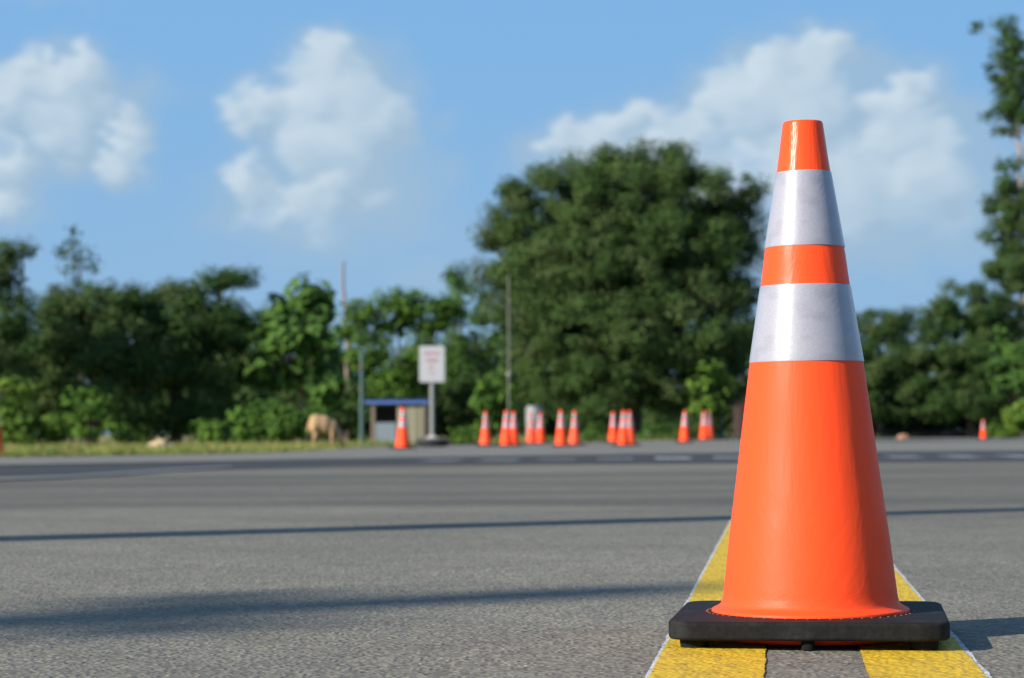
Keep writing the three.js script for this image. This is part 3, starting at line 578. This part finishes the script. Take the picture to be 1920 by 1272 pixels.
// the small hut with a blue roof
{
  const d = 34.2 * K, x = X(745, d), o = group('small_hut', 'small open hut with blue sheet roof behind a cone', 'hut', [x, -.01, -d]), k = d / F;
  const W = 118 * k, h = Y(752, d), sheetM = [std(col(.045, .085, .26), .45), std(col(.075, .135, .36), .4), std(col(.028, .05, .17), .5)];
  // roof sheets, each with its ribs
  for (let i = 0; i < 4; i++) {
    const p = [], idx = [], w = W / 4, x0 = -W / 2 + i * w - .01, n = 24;
    for (let a = 0; a <= n; a++) for (const [z, y] of [[.52, h + .03], [-.75, h - .06]]) for (const q of [0, 1]) p.push(x0 + (w + .02) * a / n, y + .018 * Math.abs(Math.sin(a / n * Math.PI * 3)) + (q ? .012 : 0) + (i % 2) * .008, z);
    for (let a = 0; a < n; a++) { const b = a * 4, c = b + 4; idx.push(b, c, b + 2, c, c + 2, b + 2, b + 1, b + 3, c + 1, c + 1, b + 3, c + 3, b, b + 1, c, c, b + 1, c + 1, b + 2, c + 2, b + 3, c + 2, c + 3, b + 3); }
    const g = new THREE.BufferGeometry(); g.setAttribute('position', new THREE.Float32BufferAttribute(p, 3)); g.setIndex(idx); g.computeVertexNormals();
    part('roof_sheet', g, sheetM[[2, 1, 0, 1][i]], o);
  }
  part('fascia_board', box(W, .07, .03, 0, h - .02, .485), sheetM[1], o);
  const dark = std(col(.17, .135, .10), .9), wx = (px) => X(px, d) - x;
  for (const px of [702, 796]) part('corner_post', box(.06, h - .10, .06, wx(px), (h - .10) / 2, .42), dark, o);
  for (const px of [702, 796]) part('corner_post', box(.06, h - .10, .06, wx(px), (h - .10) / 2, -.62), dark, o);
  part('back_wall', box(W * .82, h - .1, .03, 0, (h - .1) / 2, -.66), dark, o);
  part('front_sheet', box(wx(744) - wx(706), .52, .02, (wx(744) + wx(706)) / 2, .27, .44), std(col(.165, .20, .225), .6), o, 'dented grey-blue sheet closing the lower front');
  const tones = [std(col(.24, .23, .15), .9), std(col(.18, .17, .115), .9), std(col(.28, .265, .18), .9)];
  const x0 = wx(746), x1 = wx(793), n = 7;
  for (let i = 0; i < n; i++) part('plank', box((x1 - x0) / n - .008, h - .14 - (i % 3) * .012, .022, x0 + (i + .5) * (x1 - x0) / n, (h - .14) / 2 + .01, .44 + (i % 2) * .006), tones[(i * 5) % 3], o);
  part('side_wall', box(.02, h - .06, 1.0, wx(796) + .045, (h - .06) / 2, -.1), dark, o);
  part('side_wall', box(.02, h - .06, 1.0, wx(702) - .045, (h - .06) / 2, -.1), dark, o);
}
// posts and poles
function pole(name, label, px, dd, top, r, material, bits) {
  const d = dd * K, x = X(px, d), o = group(name, label, 'pole', [x, rise(x, -d) - .02, -d]), h = Y(top, d);
  part('shaft', cyl(r * .85, r, h, 0, h / 2, 0, 12), material, o);
  part('cap', lathe([[r * .85, h], [r * 1.1, h + .005], [r * 1.05, h + .03], [.001, h + .045]], 12), material, o);
  bits?.(o, h);
  return o;
}
pole('green_post', 'dark green painted post beside the blue-roofed hut', 678, 33, 662, .05, std(col(.045, .095, .085), .5), (o, h) => { part('clamp', cyl(.062, .062, .05, 0, h * .62, 0, 12), std(col(.10, .08, .07), .7), o); part('clamp', cyl(.062, .062, .05, 0, h * .86, 0, 12), std(col(.12, .06, .05), .7), o); });
pole('thin_pole', 'thin tall pale grey pole in front of the broad dark tree', 954, 36, 518, .022, std(col(.14, .15, .115), .8), (o, h) => { part('collar', cyl(.06, .06, .09, 0, h * .42, 0, 12), std(col(.22, .23, .19), .7), o); });
pole('dark_post', 'dark post with concrete footing beside the papaya sapling', 1353, 42, 672, .04, std(col(.05, .065, .075), .5), (o) => { part('concrete_footing', lathe([[.18, 0], [.17, .10], [.11, .16], [.05, .18]], 20), std(col(.16, .15, .13), .95), o); });
{
  const d = 45 * K, x = X(649, d), o = group('dead_trunk', 'bare dead tree trunk sticking up behind the papaya', 'dead tree', [x, -.02, -d]), k = (px, py, r) => [X(px, d) - x, Y(py, d), 0, r];
  part('trunk', limbGeometry([[.02, -.05, 0, .10], k(650, 720, .08), k(652, 640, .072), k(648, 575, .056), k(643, 540, .046), k(643, 488, .038)], 9, 24), std(col(.22, .165, .14), .95), o);
  part('stub_branch', limbGeometry([k(650, 585, .04), k(664, 570, .035), k(676, 555, .02)], 7, 8), std(col(.22, .165, .14), .95), o);
  part('stub_branch', limbGeometry([k(651, 610, .04), k(640, 598, .03), k(634, 590, .015)], 7, 8), std(col(.22, .165, .14), .95), o);
}
// drum
{
  const d = 37 * K, x = X(1001, d), o = group('grey_drum', 'pale grey drum standing behind a pair of cones', 'drum', [x, rise(x, -d) - .01, -d]), h = Y(763, d), r = .20;
  const L = lattice(24, 61), map = canvasTexture(128, 128, (u, v) => { const k = L(u, v), c = k > .66 ? .68 : .42 + .1 * k; return [c, c * 1.02, c * 1.03]; }, [2, 2]);
  const p = [[.001, .01], [r - .01, .01], [r, .02]];
  for (let i = 0; i <= 30; i++) { const t = i / 30, y = .02 + (h - .04) * t, rib = Math.max(0, 1 - Math.abs(t - .34) / .025) + Math.max(0, 1 - Math.abs(t - .67) / .025); p.push([r + .012 * Math.min(1, rib), y]); }
  p.push([r + .008, h - .015], [r + .008, h], [r - .012, h], [r - .014, h - .02], [.001, h - .02]);
  part('shell', lathe(p, 36), new THREE.MeshStandardMaterial({ map, roughness: .6 }), o);
  part('bung', cyl(.03, .03, .02, .09, h - .008, .05, 12), std(col(.3, .3, .3), .5), o);
}
// stones and oddments
function stone(name, category, label, px, dd, w, h, dp, c, seed) {
  const d = dd * K;
  const g = new THREE.IcosahedronGeometry(1, 5), p = g.attributes.position;
  for (let i = 0; i < p.count; i++) { const v = new THREE.Vector3().fromBufferAttribute(p, i), k = 1 + .28 * fbm3(v.x * 1.2 + seed, v.y * 1.2, v.z * 1.2, 4); p.setXYZ(i, v.x * k * w, Math.max(-.12, v.y * k) * h, v.z * k * dp); }
  g.computeVertexNormals();
  const x = X(px, d), o = part(numbered(name), g, std(c, .95), scene);
  o.position.set(x, rise(x, -d) - .012, -d); o.userData = { label, category };
}
stone('boulder', 'boulder', 'tan boulder lying on the grass near the spiky weed', 298, 23.6, .19, .20, .16, col(.42, .31, .19), 3);
stone('boulder', 'boulder', 'grey-brown stone leaning against the tan boulder', 319, 23.9, .09, .14, .1, col(.17, .15, .12), 8);
stone('boulder', 'boulder', 'orange-brown rubble lump at the foot of the low grey wall', 1693, 58, .27, .20, .2, col(.30, .15, .085), 12);
stone('white_stone', 'stone', 'small round white stone by the dark post footing', 1376, 41, .08, .14, .08, col(.34, .34, .33), 16);
// low wall of blocks on the far side
{
  const d = 67 * K, o = group('block_wall', 'low dark grey block wall at the far edge of the apron', 'wall', [X(1700, d), -.02, -d]), m = [std(col(.075, .075, .078), .95), std(col(.095, .095, .095), .95), std(col(.06, .06, .064), .95)], r = rng(71);
  const g = new THREE.BoxGeometry(.385, .185, .18);
  for (let row = 0; row < 2; row++) for (let i = 0; i < 13; i++) { const b = part('block', g, m[Math.floor(r() * 3)], o); b.position.set(-2.55 + i * .395 + (row % 2) * .197, .095 + row * .193, (r() - .5) * .012); }
  part('mortar_core', box(5.2, .37, .13, -.05, .185, -.002), std(col(.10, .10, .098), 1), o);
}
// dark red shed behind the large cone
{
  const d = 47 * K, x = X(1490, d), o = group('dark_shed', 'dark red timber shed with grey metal roof showing beside the large cone', 'shed', [x, -.02, -d]), k = d / F, W = 210 * k, h = Y(716, d), rh = Y(650, d);
  const m = [std(col(.055, .018, .015), .9), std(col(.045, .016, .014), .9)];
  part('wall', box(W - .1, h - .02, 2.6, 0, (h - .02) / 2, -1.3), std(col(.03, .014, .013), .95), o);
  for (let i = 0; i < 22; i++) part('board', box(W / 22 - .012, h, .025, -W / 2 + (i + .5) * W / 22, h / 2, .02), m[i % 2], o);
  for (const s of [-1, 1]) {
    const run = W / 2 + .22, ang = Math.atan2(rh - h, W / 2), len = run / Math.cos(ang);
    const rf = part('roof_slope', box(len, .035, 3.2, -s * 0, 0, 0), std(col(.20, .21, .22), .55, { metalness: .2 }), o);
    rf.position.set(s * run / 2, rh - Math.tan(ang) * run / 2 + .03, -1.2); rf.rotation.z = -s * ang;
  }
  const tri = new THREE.Shape([new THREE.Vector2(-W / 2, h), new THREE.Vector2(W / 2, h), new THREE.Vector2(0, rh)]);
  part('gable', new THREE.ExtrudeGeometry(tri, { depth: .03, bevelEnabled: false }), m[1], o);
  part('door', box(.8, 1.8, .03, .3, .9, .055), std(col(.07, .05, .04), .8), o);
}
// the grazing sheep
{
  const d = 27.4 * K, x = X(606, d);
  // skeleton in metres: facing +x, head down; [from, to, r0, r1]
  const J = [
    [[-.20, .43, 0], [.02, .40, 0], .150, .150], [[.02, .40, 0], [.22, .36, 0], .150, .125],
    [[.24, .38, 0], [.40, .24, .0], .085, .06], [[.40, .24, 0], [.46, .12, 0], .058, .05], [[.46, .13, 0], [.50, .045, 0], .046, .03],
    [[-.24, .34, .08], [-.20, .22, .09], .085, .045], [[-.20, .22, .09], [-.26, .14, .09], .042, .026], [[-.26, .14, .09], [-.245, .015, .09], .025, .024],
    [[-.24, .34, -.08], [-.17, .22, -.09], .085, .045], [[-.17, .22, -.09], [-.22, .14, -.09], .042, .026], [[-.22, .14, -.09], [-.20, .015, -.09], .025, .024],
    [[.20, .32, .08], [.20, .17, .085], .06, .034], [[.20, .17, .085], [.205, .015, .085], .028, .024],
    [[.20, .32, -.08], [.25, .17, -.085], .06, .034], [[.25, .17, -.085], [.26, .015, -.085], .028, .024],
    [[.42, .20, .03], [.38, .17, .115], .026, .016], [[.42, .20, -.03], [.38, .17, -.115], .026, .016],
    [[-.34, .42, 0], [-.39, .30, 0], .032, .022],
  ];
  const S = .62, res = 96, mc = new MarchingCubes(res, new THREE.MeshBasicMaterial(), false, false, 120000), half = res / 2;
  const dist = (p, [a, b, r0, r1]) => { const ab = [b[0] - a[0], b[1] - a[1], b[2] - a[2]], ap = [p[0] - a[0], p[1] - a[1], p[2] - a[2]], t = Math.min(1, Math.max(0, (ap[0] * ab[0] + ap[1] * ab[1] + ap[2] * ab[2]) / (ab[0] ** 2 + ab[1] ** 2 + ab[2] ** 2))); return Math.hypot(ap[0] - ab[0] * t, ap[1] - ab[1] * t, ap[2] - ab[2] * t) - mix(r0, r1, t); };
  for (let k = 0; k < res; k++) for (let j = 0; j < res; j++) for (let i = 0; i < res; i++) {
    const p = [(i - half) / half * S + .05, (j - half) / half * S + .35, (k - half) / half * S];
    let s = 1e3;
    for (const b of J) { const e = dist(p, b), kk = .045, h = Math.max(kk - Math.abs(s - e), 0) / kk; s = Math.min(s, e) - h * h * kk * .25; }
    if (p[1] > .2) s += .006 * n3(p[0] * 22, p[1] * 22, p[2] * 22);
    mc.field[i + j * res + k * res * res] = -s;
  }
  mc.isolation = 0; mc.update();
  const g = new THREE.BufferGeometry(), c = mc.count;
  g.setAttribute('position', new THREE.Float32BufferAttribute(mc.positionArray.slice(0, c * 3), 3));
  const pa = g.attributes.position;
  for (let i = 0; i < pa.count; i++) pa.setXYZ(i, pa.getX(i) * S + .05, pa.getY(i) * S + .35, pa.getZ(i) * S);
  g.computeVertexNormals();
  // wool and bare legs and muzzle differ in colour
  const cl = [];
  for (let i = 0; i < pa.count; i++) { const yy = pa.getY(i), xx = pa.getX(i), t = fbm3(xx * 6, yy * 6, pa.getZ(i) * 6, 3) * .12, legs = yy < .21 ? .8 : 1, w = (1 + t) * legs; cl.push(.35 * w, .23 * w, .12 * w); }
  g.setAttribute('color', new THREE.Float32BufferAttribute(cl, 3));
  const o = part('sheep', g, new THREE.MeshStandardMaterial({ vertexColors: true, roughness: 1 }), scene);
  o.position.set(x, .01, -d); o.rotation.y = 14 * RAD; o.scale.set(.74, 1.06, .86);
  o.userData = { label: 'tan sheep grazing on the verge with its head down', category: 'sheep' };
}
// outside the picture, up-sun: the two tall posts whose shadows cross the tarmac
{
  const steel = std(col(.35, .36, .36), .5, { metalness: .5 }), t = 9.6, h = 9;
  const o = group('lamp_post', 'tall grey lamp post whose thin shadow crosses the tarmac', 'lamp post', [-1.38 - AX * t, 0, -4.12 * K + AZ * t]);
  part('shaft', cyl(.13, .17, h, 0, h / 2, 0, 20), steel, o);
  part('base_plate', box(.46, .03, .46, 0, .019, 0), steel, o);
  part('arm', limbGeometry([[0, h - .1, 0, .05], [-.3, h + .25, .13, .045], [-1.2, h + .45, .52, .04]], 9, 12), steel, o);
  part('lamp_head', new THREE.BoxGeometry(.55, .10, .22).rotateY(.41).translate(-1.4, h + .43, .61), std(col(.3, .3, .3), .5), o);
}
{
  const wood = std(col(.16, .12, .09), .95), t = 22.5, h = t * Math.tan(SUN_EL);
  const o = group('utility_pole', 'weathered wooden utility pole whose soft shadow reaches the tarmac before the large cone', 'utility pole', [.35 - AX * t, -.02, -2.80 * K + AZ * t]);
  part('shaft', cyl(.115, .165, h, 0, h / 2, 0, 14), wood, o);
  part('crossarm', box(.10, .12, .8, 0, h - .5, .0), wood, o);
  for (const z of [-.34, .34]) part('insulator', cyl(.03, .045, .14, 0, h - .37, z, 10), std(col(.35, .30, .26), .3), o);
}
console.log('leaves', leafTotal);
renderer.render(scene, camera);
